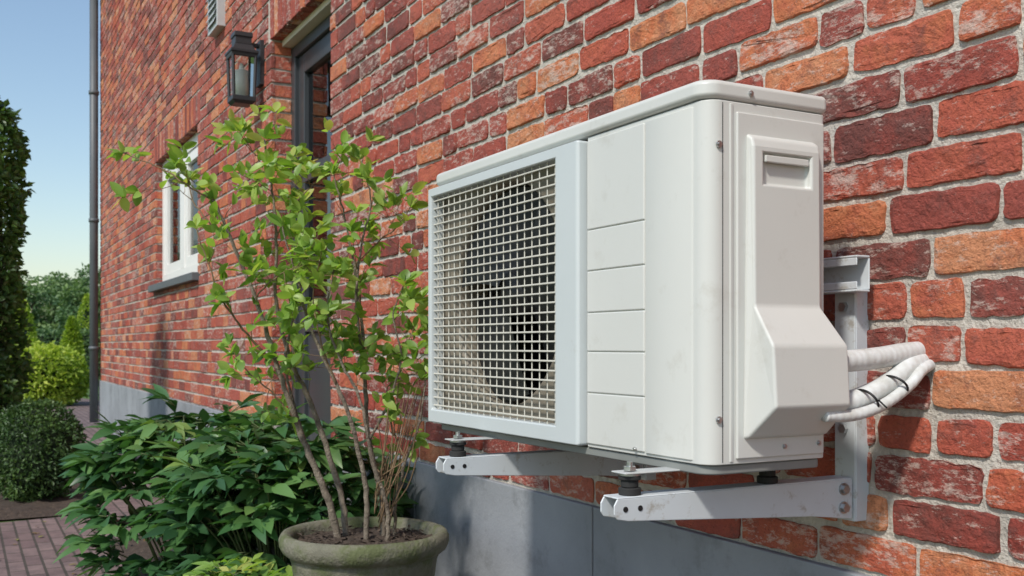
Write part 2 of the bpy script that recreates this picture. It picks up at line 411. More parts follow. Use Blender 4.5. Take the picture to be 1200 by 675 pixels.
# lantern
ln=empty('wall_lantern'); m=MB(); cx,cy=-5.46,-.110
m.box((cx-.045,-.022,2.36),(cx+.045,.003,2.60))
m.box((cx-.013,-.11,2.565),(cx+.013,-.02,2.585))
def frus(mb,cx,cy,z0,z1,w0,w1,mi=0):
    v=[]
    for z,w in ((z0,w0),(z1,w1)):
        for sx,sy in ((-1,-1),(1,-1),(1,1),(-1,1)): v.append((cx+sx*w/2,cy+sy*w/2,z))
    mb.add(v,[(3,2,1,0),(4,5,6,7),(0,1,5,4),(1,2,6,5),(2,3,7,6),(3,0,4,7)],mi=mi)
frus(m,cx,cy,2.245,2.26,.095,.12); frus(m,cx,cy,2.26,2.285,.125,.125)
frus(m,cx,cy,2.495,2.515,.132,.142); frus(m,cx,cy,2.515,2.53,.148,.148)
frus(m,cx,cy,2.53,2.565,.128,.09); frus(m,cx,cy,2.565,2.605,.088,.088); frus(m,cx,cy,2.605,2.63,.10,.095)
for sx in (-1,1):
    for sy in (-1,1):
        p0=Vector((cx+sx*.054,cy+sy*.054,2.275));p1=Vector((cx+sx*.060,cy+sy*.060,2.505)); m.tube([p0,p1],.0095,4)
m.build('lantern_frame',[simple('lantern_metal',(.03,.03,.033),.45)],ln,bevel=.002)
m=MB(); frus(m,cx,cy,2.286,2.494,.104,.116); m.build('lantern_glass',[GLASS],ln)
m=MB(); m.cyl((cx,cy,2.286),(cx,cy,2.43),.036,n=18); m.cyl((cx,cy,2.43),(cx,cy,2.47),.018,.008,n=12); m.build('candle_lamp',[simple('candle_white',(.85,.83,.75),.5)],ln,True)

# ================================================================= AC UNIT
ac=empty('air_conditioner_outdoor_unit')
AR,AL=1.216,2.227; YF,YB=1.007,1.256; ZB,ZT=.752,1.332
def prism(mb,pts,z0,z1,mi=0):
    n=len(pts); vs=[P(a,y,z0) for a,y in pts]+[P(a,y,z1) for a,y in pts]
    mb.add(vs,[tuple(range(n-1,-1,-1)),tuple(range(n,2*n))]+[(i,(i+1)%n,n+(i+1)%n,n+i) for i in range(n)],mi=mi)
def rr(a0,a1,y0,y1,r,n=8):
    pts=[]
    for (ca,cy,rad,s) in ((a0,y0,r[0],180),(a1,y0,r[1],270),(a1,y1,r[2],0),(a0,y1,r[3],90)):
        oa=ca+(rad if ca==a0 else -rad); oy=cy+(rad if cy==y0 else -rad)
        for i in range(n+1):
            an=math.radians(s+90*i/n); pts.append((oa+rad*math.cos(an),oy+rad*math.sin(an)))
    return pts
m=MB(); prism(m,rr(AR,1.556,YF,YB,(.028,.002,.002,.010)),ZB+.012,ZT)
m.build('compressor_housing',[WHITE],ac,True,bevel=.0025,seg=2)
m=MB()
m.abox(1.557,AL,YB-.004,YB,ZB+.012,ZT); m.abox(AL-.004,AL,YF+.012,YB-.004,ZB+.012,ZT)
m.build('rear_and_left_panels',[WHITE],ac)
m=MB(); prism(m,rr(AR-.003,AL+.004,YF-.008,YB+.005,(.033,.028,.012,.012)),ZT+.0015,ZT+.031)
m.build('top_lid',[WHITE],ac,True,bevel=.009,seg=4)
m=MB(); prism(m,rr(AR+.006,AL-.006,YF+.004,YB-.006,(.03,.02,.01,.01)),ZB-.004,ZB+.011); m.build('base_pan',[simple('base_pan_grey',(.22,.23,.22),.5)],ac,True,bevel=.003)
m=MB(); zs=[.770,.864,.939,1.010,1.086,1.161,1.325]
for i in range(6): m.abox(1.378,1.553,YF-.0034,YF+.001,zs[i]+.0008,zs[i+1]-.0008)
m.build('front_slats',[WHITE],ac,True,bevel=.0030,seg=3)
m=MB(); prism(m,[(1.365,YF+.001),(1.376,YF+.001),(1.374,YF-.0025),(1.370,YF-.0038),(1.255,YF-.0030),(1.250,YF+.001)],.770,1.325); m.build('front_corner_rib',[WHITE],ac,True,bevel=.0012)
gz0,gz1=.766,1.327; ga0,ga1=1.5585,2.232; ia0,ia1=1.643,2.216; iz0,iz1=.798,1.306; gy0,gy1=YF-.020,YF+.014
m=MB()
v=[];ring_o=[(ga0,gz0),(ga1,gz0),(ga1,gz1),(ga0,gz1)]; ring_i=[(ia0,iz0),(ia1,iz0),(ia1,iz1),(ia0,iz1)]
for yy in (gy0,gy1):
    v+=[P(a,yy,z) for a,z in ring_o]+[P(a,yy,z) for a,z in ring_i]
fs=[]
for i in range(4):
    j=(i+1)%4
    fs+=[(i,j,4+j,4+i),(8+j,8+i,12+i,12+j),(j,i,8+i,8+j),(4+i,4+j,12+j,12+i)]
m.add(v,fs); o=m.build('grille_frame',[GFRAME],ac,True,bevel=.006,seg=3)
m=MB()
nh=27
for i in range(nh): 
    z=iz0+(iz1-iz0)*(i+.5)/nh; m.abox(ia0-.004,ia1+.004,YF-.012,YF-.0085,z-.0018,z+.0018)
nv=19
for i in range(nv):
    a=ia0+(ia1-ia0)*(i+.5)/nv; m.abox(a-.0014,a+.0014,YF-.0084,YF-.0060,iz0-.004,iz1+.004)
m.build('grille_bars',[GBAR],ac,bevel=.0008,seg=1)
fc=(1.915,1.062); fr_=.240; py=YF+.018
m=MB()
pa0,pa1,pz0,pz1=1.56,AL-.005,ZB+.013,ZT-.001
angs=sorted([2*math.pi*i/96 for i in range(96)]+[math.atan2(z-fc[1],a-fc[0])%(2*math.pi) for a in (pa0,pa1) for z in (pz0,pz1)])
def hit(an):
    c,s=math.cos(an),math.sin(an); t=1e9
    if c>1e-6:t=min(t,(pa1-fc[0])/c)
    if c<-1e-6:t=min(t,(pa0-fc[0])/c)
    if s>1e-6:t=min(t,(pz1-fc[1])/s)
    if s<-1e-6:t=min(t,(pz0-fc[1])/s)
    return fc[0]+c*t,fc[1]+s*t
n=len(angs); v=[]
for an in angs:
    h=hit(an); c,s=math.cos(an),math.sin(an)
    v+=[P(h[0],py,h[1]),P(fc[0]+c*(fr_+.012),py,fc[1]+s*(fr_+.012)),P(fc[0]+c*(fr_+.003),py+.004,fc[1]+s*(fr_+.003)),P(fc[0]+c*fr_,py+.014,fc[1]+s*fr_),P(fc[0]+c*fr_,py+.085,fc[1]+s*fr_)]
fs=[]
for i in range(n):
    j=(i+1)%n
    for k in range(4): fs.append((5*i+k,5*j+k,5*j+k+1,5*i+k+1))
m.add(v,fs); m.build('fan_shroud',[INNER],ac,True)
m=MB(); m.abox(1.57,AL-.006,py+.16,py+.17,ZB+.015,ZT-.002)
for i in range(120):
    a=1.60+i*.005; m.abox(a,a+.001,py+.150,py+.159,ZB+.03,ZT-.02)
m.build('coil',[DARK],ac)
m=MB(); c=P(fc[0],py+.02,fc[1]); m.cyl(c,c+Vector((0,.06,0)),.052,.058,n=28)
for k in range(3):
    v=[];nr,na=7,12
    for i in range(nr+1):
        r=.05+(.232-.05)*i/nr; span=math.radians(94+22*i/nr); a0_=math.radians(120*k+18-12*i/nr)
        for j in range(na+1):
            an=a0_+span*j/na; dd=.004+.045*(j/na)-.008*math.sin(math.pi*j/na)
            v.append(P(fc[0]+r*math.cos(an),py+.006+dd,fc[1]+r*math.sin(an)))
    fs=[(i*(na+1)+j,(i+1)*(na+1)+j,(i+1)*(na+1)+j+1,i*(na+1)+j+1) for i in range(nr) for j in range(na)]
    m.add(v,fs)
m.build('fan',[BLACK],ac,True)
# side: service panel + cover
m=MB(); m.abox(AR-.0045,AR+.001,1.062,1.248,.772,1.316); m.build('side_panel',[WHITE],ac,True,bevel=.003,seg=3)
m=MB(); m.abox(AR-.0006,AR+.001,1.0355,1.0365,.768,1.328); m.build('side_seam',[DARK],ac)
m=MB(); m.abox(AR-.0018,AR+.001,1.050,1.056,.768,1.328); m.build('side_seam_rib',[WHITE],ac,True,bevel=.0012)
prof=[(-.001,1.284),(.012,1.276),(.016,1.262),(.018,1.012),(.060,.950),(.066,.855),(.012,.806),(-.001,.802)]
m=MB(); v=[]
def sidey(o_,z):
    t=min(max((1.01-z)/.06,0),1); return 1.080-.006*t, 1.226+.020*t
for sgn in (0,1):
    for o_,z in prof:
        yy=sidey(o_,z)[sgn]; yy+= (.008 if sgn==0 else -.006)*(o_/.066)
        v.append(P(AR-.003-o_,yy,z))
n=len(prof)
m.add(v,[(i,i+1,n+i+1,n+i) for i in range(n-1)]+[tuple(range(n-1,-1,-1)),tuple(range(n,2*n)),(n-1,0,n,2*n-1)])
o=m.build('service_cover',[WHITE],ac,False); fixn(o)
m=MB(); m.abox(AR-.06,AR-.0075,1.104,1.204,1.204,1.254); ct=m.build('cutter',[WHITE])
bo=o.modifiers.new('bo','BOOLEAN'); bo.object=ct; bo.operation='DIFFERENCE'
bpy.context.view_layer.update(); dg_=bpy.context.evaluated_depsgraph_get()
me=bpy.data.meshes.new_from_object(o.evaluated_get(dg_)); o.modifiers.clear(); o.data=me
bpy.data.objects.remove(ct)
bv=o.modifiers.new('b','BEVEL'); bv.width=.0045; bv.segments=4; bv.limit_method='ANGLE'; bv.angle_limit=math.radians(25)
m=MB(); m.abox(AR-.0185,AR-.014,1.108,1.200,1.239,1.250); m.build('carry_handle_lip',[WHITE],ac,False,bevel=.0015)
m=MB()
def screw(a,y,z,ax,r=.0055):
    c=P(a,y,z); m.cyl(c,c+ax*.003,r,n=16); m.cyl(c+ax*.003,c+ax*.005,r*.6,n=6)
for z in (.835,1.262): screw(AR,1.028,z,X_)
screw(AR-.003,1.09,1.347,X_,.0045); screw(AR-.004,1.235,.79,X_,.004); screw(1.40,YF-.004,.775,-Y_,.003)
screw(AR-.004,1.16,.788,X_,.004)
m.build('screws',[ZINC],ac)

# ================================================================= BRACKET
br=empty('wall_bracket'); m=MB(); AT=.714
arms=(1.31,1.94)
for A in arms:
    m.abox(A-.02,A+.02,.890,1.395,AT-.003,AT)
    for da in (-.02,.017):
        a0,a1=A+da,A+da+.003; pr=[(.884,AT-.012),(.890,AT-.002),(1.398,AT-.002),(1.398,.640),(1.30,.652),(.91,AT-.038),(.890,AT-.034),(.884,AT-.026)]
        k=len(pr); v=[P(a0,y,z) for y,z in pr]+[P(a1,y,z) for y,z in pr]
        m.add(v,[tuple(range(k)),tuple(range(2*k-1,k-1,-1))]+[((i+1)%k,i,k+i,k+(i+1)%k) for i in range(k)])
    m.abox(A-.024,A+.024,1.400,1.403,.635,1.105)
    m.abox(A-.024,A-.0205,1.4035,D+.006,.635,1.105); m.abox(A+.0205,A+.024,1.4035,D+.006,.635,1.105)
m.abox(1.250,2.05,1.365,1.398,1.104,1.108); m.abox(1.250,2.05,1.365,1.398,1.044,1.048)
m.abox(1.250,2.05,1.395,1.3985,1.0485,1.1035)
m.abox(1.250,2.05,1.365,1.3675,1.090,1.1035); m.abox(1.250,2.05,1.365,1.3675,1.0485,1.062)
m.build('bracket_steel',[PCOAT],br,bevel=.0012,seg=1)
m=MB()
for A in arms:
    for y in (.927,1.215):
        m.cyl(P(A,y,AT),P(A,y,AT+.012),.018,n=22); m.cyl(P(A,y,AT+.012),P(A,y,AT+.024),.014,n=22); m.cyl(P(A,y,AT+.024),P(A,y,AT+.031),.018,n=22)
m.build('rubber_dampers',[RUBBER],br,True,bevel=.002)
m=MB()
for A in arms:
    for y in (.927,1.215):
        m.cyl(P(A,y,AT+.031),P(A,y,AT+.034),.017,n=20)
        m.cyl(P(A,y,AT+.0385),P(A,y,AT+.045),.0105,n=6) if y<1 else None
        if y<1: m.cyl(P(A,y,AT+.045),P(A,y,AT+.052),.005,n=10)
        m.cyl(P(A,y,AT-.015),P(A,y,AT-.003),.009,n=6)
    for y,z in ((1.375,.695),(1.375,.662)):
        c=P(A-.020,y,z); m.cyl(c,c+X_*.003,.011,n=16); m.cyl(c+X_*.003,c+X_*.009,.008,n=6)
    for z in (.66,.80,1.02): c=P(A,1.40,z); m.cyl(c,c-Y_*.008,.009,n=6)
m.build('bolts',[ZINC],br)
m=MB()
for A in arms:
    for k in range(2):
        c=P(A-.0201,.905+.028*k,AT-.019); m.cyl(c,c+X_*.0008,.0045,n=14)
m.build('hole_shade_discs',[BLACK],br)  # black discs on the arms stand in for the dark inside bolt holes
m=MB()
for A in arms: m.abox(A-.02,A+.02,.905,1.24,AT+.0345,AT+.0372)
m.build('mounting_feet',[simple('foot_steel',(.45,.46,.45),.45)],ac,bevel=.001,seg=1)

# pipes
pp=empty('refrigerant_pipes')
m=MB()
m.tube(spl([P(1.185,1.20,.925),P(1.180,1.27,.925),P(1.178,1.34,.930),P(1.178,1.40,.937),P(1.180,1.45,.940)],8),.0180,18)
m.tube(spl([P(1.19,1.20,.852),P(1.185,1.26,.855),P(1.177,1.31,.868),P(1.168,1.36,.893),P(1.166,1.395,.914),P(1.172,1.45,.925)],8),.0165,18)
m.tube(spl([P(1.165,1.20,.838),P(1.160,1.26,.838),P(1.154,1.32,.853),P(1.148,1.375,.884),P(1.148,1.405,.908),P(1.158,1.45,.922)],8),.0095,14)
m.tube(spl([P(1.20,1.20,.875),P(1.195,1.28,.868),P(1.19,1.36,.888),P(1.185,1.45,.905)],8),.0075,12)
m.build('insulated_tubes',[PIPE],pp,True)
m=MB()
for c,dirv,rr_ in ((P(1.172,1.30,.860),Vector((.08,.75,.45)),.027),(P(1.162,1.355,.885),Vector((0,.7,.6)),.026)):
    dirv.normalize(); u=dirv.cross(Z_).normalized(); w=dirv.cross(u)
    pts=[c+u*math.cos(t)*rr_+w*math.sin(t)*rr_*.75 for t in [i*2*math.pi/24 for i in range(25)]]
    m.tube(pts,.0022,6)
m.tube([P(1.145,1.30,.862),P(1.13,1.302,.85)],.0015,5)
m.build('cable_ties',[BLACK],pp,True)

# ================================================================= GROUND
m=MB(); m.box((-150,-120,-.3),(60,160,-.012)); m.build('ground',[GRASS])
def sheet(name,poly,z,mat,th=.02):
    m=MB(); k=len(poly); v=[P(a,y,z) for a,y in poly]+[P(a,y,z-th) for a,y in poly]
    m.add(v,[tuple(range(k)),tuple(range(2*k-1,k-1,-1))]+[((i+1)%k,i,k+i,k+(i+1)%k) for i in range(k)])
    o=m.build(name,[mat]); fixn(o); return o
sheet('paved_path',[(-3,-1.2),(5.9,-1.2),(6.0,-.3),(6.15,.70),(9,.80),(22,.9),(22,1.36),(18,2.3),(15,2.2),(13,1.43),(6.3,1.41),(5.6,1.35),(5.3,.66),(-3,.60)],-.002,PAVER)
def bed(name,a0,a1,y0,y1,zc,amp):
    m=MB(); na=int((a1-a0)/.04); ny=int((y1-y0)/.04); v=[]
    for i in range(na+1):
        for j in range(ny+1):
            a=a0+(a1-a0)*i/na; y=y0+(y1-y0)*j/ny
            e=min(1,min(i,na-i,j,ny-j)/3)
            v.append(P(a,y,zc+e*amp*(.6+noise.noise(Vector((a*3,y*3,1)))+.5*noise.noise(Vector((a*14,y*14,5))))))
    m.add(v,[(i*(ny+1)+j,(i+1)*(ny+1)+j,(i+1)*(ny+1)+j+1,i*(ny+1)+j+1) for i in range(na) for j in range(ny)])
    m.build(name,[SOIL],None,True)
bed('garden_soil',-1,5.25,.62,1.412,.0,.03)
bed('garden_soil',6.15,9,-1.5,.72,.0,.03)

# ================================================================= PLANTS
def frame(d):
    d=d.normalized(); t=Vector((0,0,1)) if abs(d.z)<.95 else Vector((1,0,0)); s=d.cross(t).normalized(); return d,s,s.cross(d)
def leaf(mb,base,d,L,W,fold=.25,droop=.2,roll=0,rnd=None,prof=((.22,.72),(.5,1),(.78,.62)),lite=False):
    d,s,n=frame(d)
    if roll: q=Matrix.Rotation(roll,3,d); s=q@s; n=q@n
    rnd=rnd or (R(),R(),R())
    if lite:
        mb.add([base,base+d*L*.5+s*W*.5+n*W*fold*.5,base+d*L-n*L*droop,base+d*L*.5-s*W*.5+n*W*fold*.5],[(0,1,2),(0,2,3)],rnd); return
    v=[base]
    for t,w in prof:
        c=base+d*L*t-n*L*droop*t*t
        v+= [c+s*W*.5*w+n*W*fold*w*.5, c, c-s*W*.5*w+n*W*fold*w*.5]
    v.append(base+d*L-n*L*droop)
    k=len(prof); f=[(0,1,2),(0,2,3)]
    for i in range(k-1):
        o=1+3*i; f+=[(o,o+3,o+4,o+1),(o+1,o+4,o+5,o+2)]
    o=1+3*(k-1); e=len(v)-1; f+=[(o,e,o+1),(o+1,e,o+2)]
    mb.add(v,f,rnd)
def rv(): 
    while True:
        v=Vector((U(-1,1),U(-1,1),U(-1,1)))
        if .05<v.length<1: return v.normalized()
fl=MB()
for _ in range(110):
    p=P(U(3.6,6),U(-.4,.62),.002) if R()<.6 else P(U(1,5),U(.66,1.38),.045)
    leaf(fl,p,Vector((U(-1,1),U(-1,1),U(0,.12))),U(.025,.05),U(.012,.025),U(.1,.5),U(-.1,.2))
fl.build('fallen_leaves',[leaf_mat('dry_leaf',[(0,(.13,.08,.04)),(.6,(.22,.15,.06)),(1,(.25,.26,.08))],.8,.1)])

# ---- potted shrub
sh=empty('potted_shrub')
dpot=2.92; pc=Vector((0,-D,0))+F*dpot+RT*(-.1465*dpot); pc.z=0
KS=dpot/1180
pot=MB(); nseg=64
zr=CZ-(624-405)*KS*.985
prf=[(.135,.0),(.15,.01),(.175,.12),(.197,.23),(.208,zr-.085),(.212,zr-.075),(.208,zr-.068),(.222,zr-.062),(.235,zr-.052),(.243,zr-.035),(.243,zr-.018),(.236,zr-.004),(.225,zr),(.212,zr-.004),(.205,zr-.02),(.20,zr-.08)]
v=[];fs=[]
for r_,z in prf:
    for k in range(nseg):
        an=2*math.pi*k/nseg; q=r_+.004*noise.noise(Vector((math.cos(an)*2.5,math.sin(an)*2.5,z*6)))+.0018*noise.noise(Vector((math.cos(an)*12,math.sin(an)*12,z*40)))
        v.append(pc+Vector((q*math.cos(an),q*math.sin(an),z)))
for i in range(len(prf)-1):
    for k in range(nseg): k2=(k+1)%nseg; fs.append((i*nseg+k,i*nseg+k2,(i+1)*nseg+k2,(i+1)*nseg+k))
fs.append(tuple(range(nseg-1,-1,-1)))
pot.add(v,fs); pot.build('clay_pot',[TERRA],sh,True)
so=MB(); v=[pc+Vector((0,0,zr-.02))];fs=[]
for i in range(1,11):
    for k in range(nseg):
        an=2*math.pi*k/nseg; rr2=.207*i/10; x=rr2*math.cos(an); y=rr2*math.sin(an)
        v.append(pc+Vector((x,y,zr-.033+.013*(1-i/10)+.010*noise.noise(Vector((x*25,y*25,0)))+.006*noise.noise(Vector((x*70,y*70,0))))))
for k in range(nseg): fs.append((0,1+k,1+(k+1)%nseg))
for i in range(9):
    for k in range(nseg): k2=(k+1)%nseg; fs.append((1+i*nseg+k,1+(i+1)*nseg+k,1+(i+1)*nseg+k2,1+i*nseg+k2))
so.add(v,fs)
for _ in range(220):
    an=U(0,6.28); r_=.19*math.sqrt(R()); leaf(so,pc+Vector((r_*math.cos(an),r_*math.sin(an),zr-.022)),Vector((U(-1,1),U(-1,1),U(-.1,.3))),U(.012,.03),U(.006,.012),lite=True)
so.build('potting_soil',[SOIL],sh)
def S(x,y,dep):
    return Vector((0,-D,0))+F*(dpot+dep)+RT*((x-600)*KS)+Vector((0,0,CZ+(405-y)*KS))
stems=[
 ([(398,640,0),(388,590,-.02),(372,545,-.04),(350,490,-.05),(330,425,-.06),(305,350,-.06),(280,285,-.07),(262,240,-.1)],.012,.0035),
 ([(405,640,.03),(395,580,.05),(362,480,.06),(335,420,.05),(318,350,.05),(322,280,.02),(318,215,.0),(312,165,-.02)],.0105,.0022),
 ([(262,240,-.1),(235,225,-.12),(205,205,-.12),(165,190,-.14)],.0032,.0014),
 ([(280,285,-.07),(250,262,-.04),(228,235,-.02),(222,210,.0)],.003,.0013),
 ([(330,425,-.06),(300,392,-.1),(275,350,-.14),(262,310,-.16),(250,275,-.16)],.0042,.0014),
 ([(372,545,-.04),(335,430,.0),(350,330,.03),(345,250,.06),(352,190,.05)],.005,.0015),
 ([(430,635,-.03),(432,580,-.04),(420,510,-.06),(400,450,-.08),(372,390,-.08),(355,330,-.08),(340,270,-.1)],.009,.002),
 ([(448,635,.02),(445,580,.03),(430,520,.04),(425,450,.05),(420,380,.06),(412,310,.05),(400,250,.05),(388,200,.04)],.010,.002),
 ([(425,450,.05),(418,360,.0),(425,290,-.03),(438,240,-.05),(425,190,-.05)],.0055,.0015),
 ([(455,635,-.02),(455,590,-.03),(440,540,-.05),(428,470,-.08),(405,420,-.1),(392,370,-.12),(400,320,-.12)],.0075,.002),
 ([(430,520,.04),(455,470,.02),(470,420,.0),(462,370,-.02),(475,330,-.02)],.005,.0015),
 ([(470,420,0),(485,380,.03),(492,355,.03)],.0025,.0012),
 ([(460,632,.05),(462,590,.05),(475,540,.03),(490,500,.02),(497,460,.0),(500,435,-.02)],.006,.0015),
 ([(475,540,.03),(455,500,.06),(450,455,.08),(480,440,.08),(500,430,.08)],.0035,.0012),
 ([(412,310,.05),(440,282,.05),(465,262,.04),(480,240,.03)],.0028,.0012),
 ([(320,280,.02),(345,240,.0),(372,215,-.02),(390,205,-.02)],.0025,.0012),
 ([(318,215,0),(300,185,.03),(285,165,.04)],.002,.001),
 ([(305,350,-.06),(330,330,-.1),(352,318,-.12),(368,315,-.12)],.0025,.0012),
 ([(350,490,-.05),(325,455,-.1),(300,430,-.13),(285,405,-.14)],.003,.0012),
 ([(400,450,-.08),(385,400,-.12),(378,350,-.14),(388,300,-.15)],.003,.0012),
]
tw=MB(); lf=MB()
LP=((.14,.55),(.34,.95),(.6,1.0),(.85,.55))
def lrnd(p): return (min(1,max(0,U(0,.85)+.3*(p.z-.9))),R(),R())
def leafcluster(p,d,n=5,sz=1):
    for _ in range(n):
        dd=(d*.6+rv()*.9+Vector((0,0,.25))).normalized()
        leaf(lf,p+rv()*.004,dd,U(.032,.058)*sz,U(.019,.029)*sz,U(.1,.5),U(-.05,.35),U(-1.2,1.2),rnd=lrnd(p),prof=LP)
def twig(p,d,L,r,depth=0):
    pts=[p]; q=p.copy(); dd=d.normalized(); n=max(3,int(L/.028))
    for i in range(n):
        dd=(dd+rv()*.24+Vector((0,0,.06))).normalized(); q=q+dd*(L/n); pts.append(q.copy())
        if R()<.8 and i>0:
            sd=(dd*.5+rv()).normalized()
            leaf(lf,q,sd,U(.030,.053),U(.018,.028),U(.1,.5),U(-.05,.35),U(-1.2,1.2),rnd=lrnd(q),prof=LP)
    tw.tube(pts,[r*(1-.6*i/n) for i in range(n+1)],5,mi=1)
    leafcluster(pts[-1],dd,random.choice((2,3,4,5)))
    if depth<1:
        for _ in range(random.choice((0,1,1))): 
            k=random.randint(1,n-1); twig(pts[k],(dd+rv()*.9),L*.6,r*.7,depth+1)
for si,(pl_,r0,r1) in enumerate(stems):
    pts=spl([S(*p) for p in pl_],7); n=len(pts)
    pts=[p+rv()*.0024*(1 if 0<i<n-1 else 0) for i,p in enumerate(pts)]
    tw.tube(pts,[(r0+(r1-r0)*i/(n-1))*(1+.08*math.sin(i*1.7)) for i in range(n)],8 if r0>.005 else 6,mi=0 if r0>.0045 else 1)
    for i in range(2,n):
        z=pts[i].z; 
        pr=0 if z<.78 else (.30 if z<.95 else .42)
        if r0<.005: pr=max(pr,.38)
        if si in (3,4): pr*=.5
        if R()<pr:
            d=(pts[i]-pts[i-1]).normalized(); out=(rv()+Vector((0,0,.35))).normalized()
            twig(pts[i],d*.4+out,U(.05,.14),.0013)
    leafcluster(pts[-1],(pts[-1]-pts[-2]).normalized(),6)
for _ in range(26):
    x=U(440,500);y=U(480,600); p=S(445+U(-8,12),U(560,620),U(-.05,.05)); q=S(x,y-40,U(-.1,.1))
    tw.tube(spl([p,(p+q)/2+rv()*.02,q],4),[.0018]*8+[.0008],5,mi=1)
tw.build('stems',[BARK,BARKR],sh,True); lf.build('leaves',[LEAF_S],sh,True)

# ---- peony-like plants
def peony(name,cx_,cy_,rad,h,n,mat=LEAF_P,sz=1.0):
    e=empty(name); c=P(cx_,cy_,0.02); st=MB(); le=MB()
    for i in range(n):
        an=U(0,6.283); rr_=rad*math.sqrt(R()); 
        low=R()<.42
        if low: rr_=rad*U(.75,1.02)
        top=c+Vector((rr_*math.cos(an),rr_*math.sin(an),0)); 
        hh=h*(1-.3*(rr_/rad)**2)*(U(.2,.85) if low else U(.78,1.08)); top.z=hh
        base=c+Vector((rr_*.3*math.cos(an),rr_*.3*math.sin(an),0))
        mid_=(base+top)/2; mid_.z=hh*.62
        if i%3==0: st.tube(spl([base,mid_,top],4),[.004]*4+[.003]*5,5)
        out=Vector((math.cos(an),math.sin(an),0))
        out=(out*.8+Vector((U(-1,1),U(-1,1),0))*.7).normalized()
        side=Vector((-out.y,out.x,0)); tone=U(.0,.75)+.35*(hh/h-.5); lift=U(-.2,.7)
        for gi,(ga,gl) in enumerate(((0,.06),(.95,.045),(-.95,.045))):
            gd=(out*math.cos(ga)+side*math.sin(ga)+Vector((0,0,lift+U(-.1,.1)))).normalized()
            gp=top+gd*gl*sz
            st.tube([top,gp],.0018,4)
            for la in (0,.62,-.62):
                s2=Vector((-gd.y,gd.x,0)).normalized()
                ld=(gd*math.cos(la)+s2*math.sin(la)+Vector((0,0,U(-.35,.2)))).normalized()
                leaf(le,gp,ld,U(.08,.14)*sz*(1 if la==0 else .82),U(.032,.054)*sz,U(.1,.45),U(.0,.55),U(-.7,.7),rnd=(min(1,max(0,tone+U(-.15,.22))),R(),R()),prof=((.2,.65),(.45,1),(.75,.6)))
    st.build('stalks',[simple(name+'_stalk',(.08,.11,.035),.6)],e,True); le.build('leaves',[mat],e,True)
peony('peony_plant',4.12,.80,.35,.67,200)
peony('peony_plant',3.55,1.02,.34,.65,200)
peony('peony_plant',4.5,1.12,.28,.60,110)
peony('low_groundcover_plant',3.0,.70,.24,.27,100,LEAF_S,.55)
peony('low_groundcover_plant',2.75,1.02,.14,.22,30,LEAF_S,.5)

# ---- clipped / massed foliage
def mass(name,shape,n,size,mat):
    e=empty(name); m=MB()
    for _ in range(n):
        p,o=shape(); d=(o*.6+rv()*.9).normalized()
        leaf(m,p,d,size*U(.7,1.3),size*U(.45,.75),U(.1,.4),U(0,.3),U(-1.5,1.5),rnd=(min(1,max(0,.45+.5*noise.noise(p*(1.2/size*.1))+U(-.35,.35))),R(),R()),lite=True)
    m.build('leaves',[mat],e); return e
def ellip(c,rx,ry,rz,th=.15,bumpy=.08,fq=4):
    def f():
        d=rv(); k=1-th*R()**1.5+bumpy*noise.noise(d*fq+c); return c+Vector((d.x*rx,d.y*ry,d.z*rz))*k,d
    return f
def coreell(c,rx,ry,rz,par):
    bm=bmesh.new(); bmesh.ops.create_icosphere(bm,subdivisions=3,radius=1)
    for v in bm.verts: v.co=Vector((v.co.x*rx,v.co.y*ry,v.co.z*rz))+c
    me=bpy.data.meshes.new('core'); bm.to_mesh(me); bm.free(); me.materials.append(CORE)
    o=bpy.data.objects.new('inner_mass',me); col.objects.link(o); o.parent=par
def W2(x,d,z):
    q=Vector((0,-D,0))+F*d+RT*(x*d); q.z=z; return q
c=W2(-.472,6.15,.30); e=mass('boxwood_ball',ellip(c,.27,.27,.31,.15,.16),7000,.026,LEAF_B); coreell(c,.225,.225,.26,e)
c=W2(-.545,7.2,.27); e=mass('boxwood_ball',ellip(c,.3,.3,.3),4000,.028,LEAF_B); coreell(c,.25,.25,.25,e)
hc=W2(-.548,6.9,0)
def ivyshape():
    an=U(0,6.283); z=2.72*R(); r_=.36*(1 if z<2.3 else math.sqrt(max(0,1-((z-2.3)/.44)**2)))
    r_*=1+.26*noise.noise(Vector((math.cos(an)*1.5,math.sin(an)*1.5,z*2.5)))+.20*noise.noise(Vector((math.cos(an)*4,math.sin(an)*4,z*8)))
    k=1-.18*R()**1.5
    d=Vector((math.cos(an),math.sin(an),.1)); return hc+Vector((math.cos(an)*r_*k,math.sin(an)*r_*k,z)),d
e=mass('ivy_column',ivyshape,13000,.06,LEAF_I)
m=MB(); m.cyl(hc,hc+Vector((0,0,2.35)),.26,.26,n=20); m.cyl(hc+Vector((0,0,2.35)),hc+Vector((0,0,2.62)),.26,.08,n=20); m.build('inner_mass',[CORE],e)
c=W2(-.462,16,.45); e=mass('golden_shrub',ellip(c,.62,.62,.5,.35,.25,3),5000,.08,LEAF_Y); coreell(c,.42,.42,.36,e)
c=W2(-.50,19,.55); e=mass('golden_shrub',ellip(c,.7,.7,.6,.35,.25,3),3500,.09,LEAF_Y); coreell(c,.5,.5,.42,e)
def cone(c,r,h,bul=.06):
    def f():
        t=R()**1.4; an=U(0,6.283); rr_=r*math.sin(math.pi*min(1,(1-t)*.62+.0))**.8*(1-.12*R()); return c+Vector((rr_*math.cos(an),rr_*math.sin(an),h*t)),Vector((math.cos(an),math.sin(an),.4))
    return f
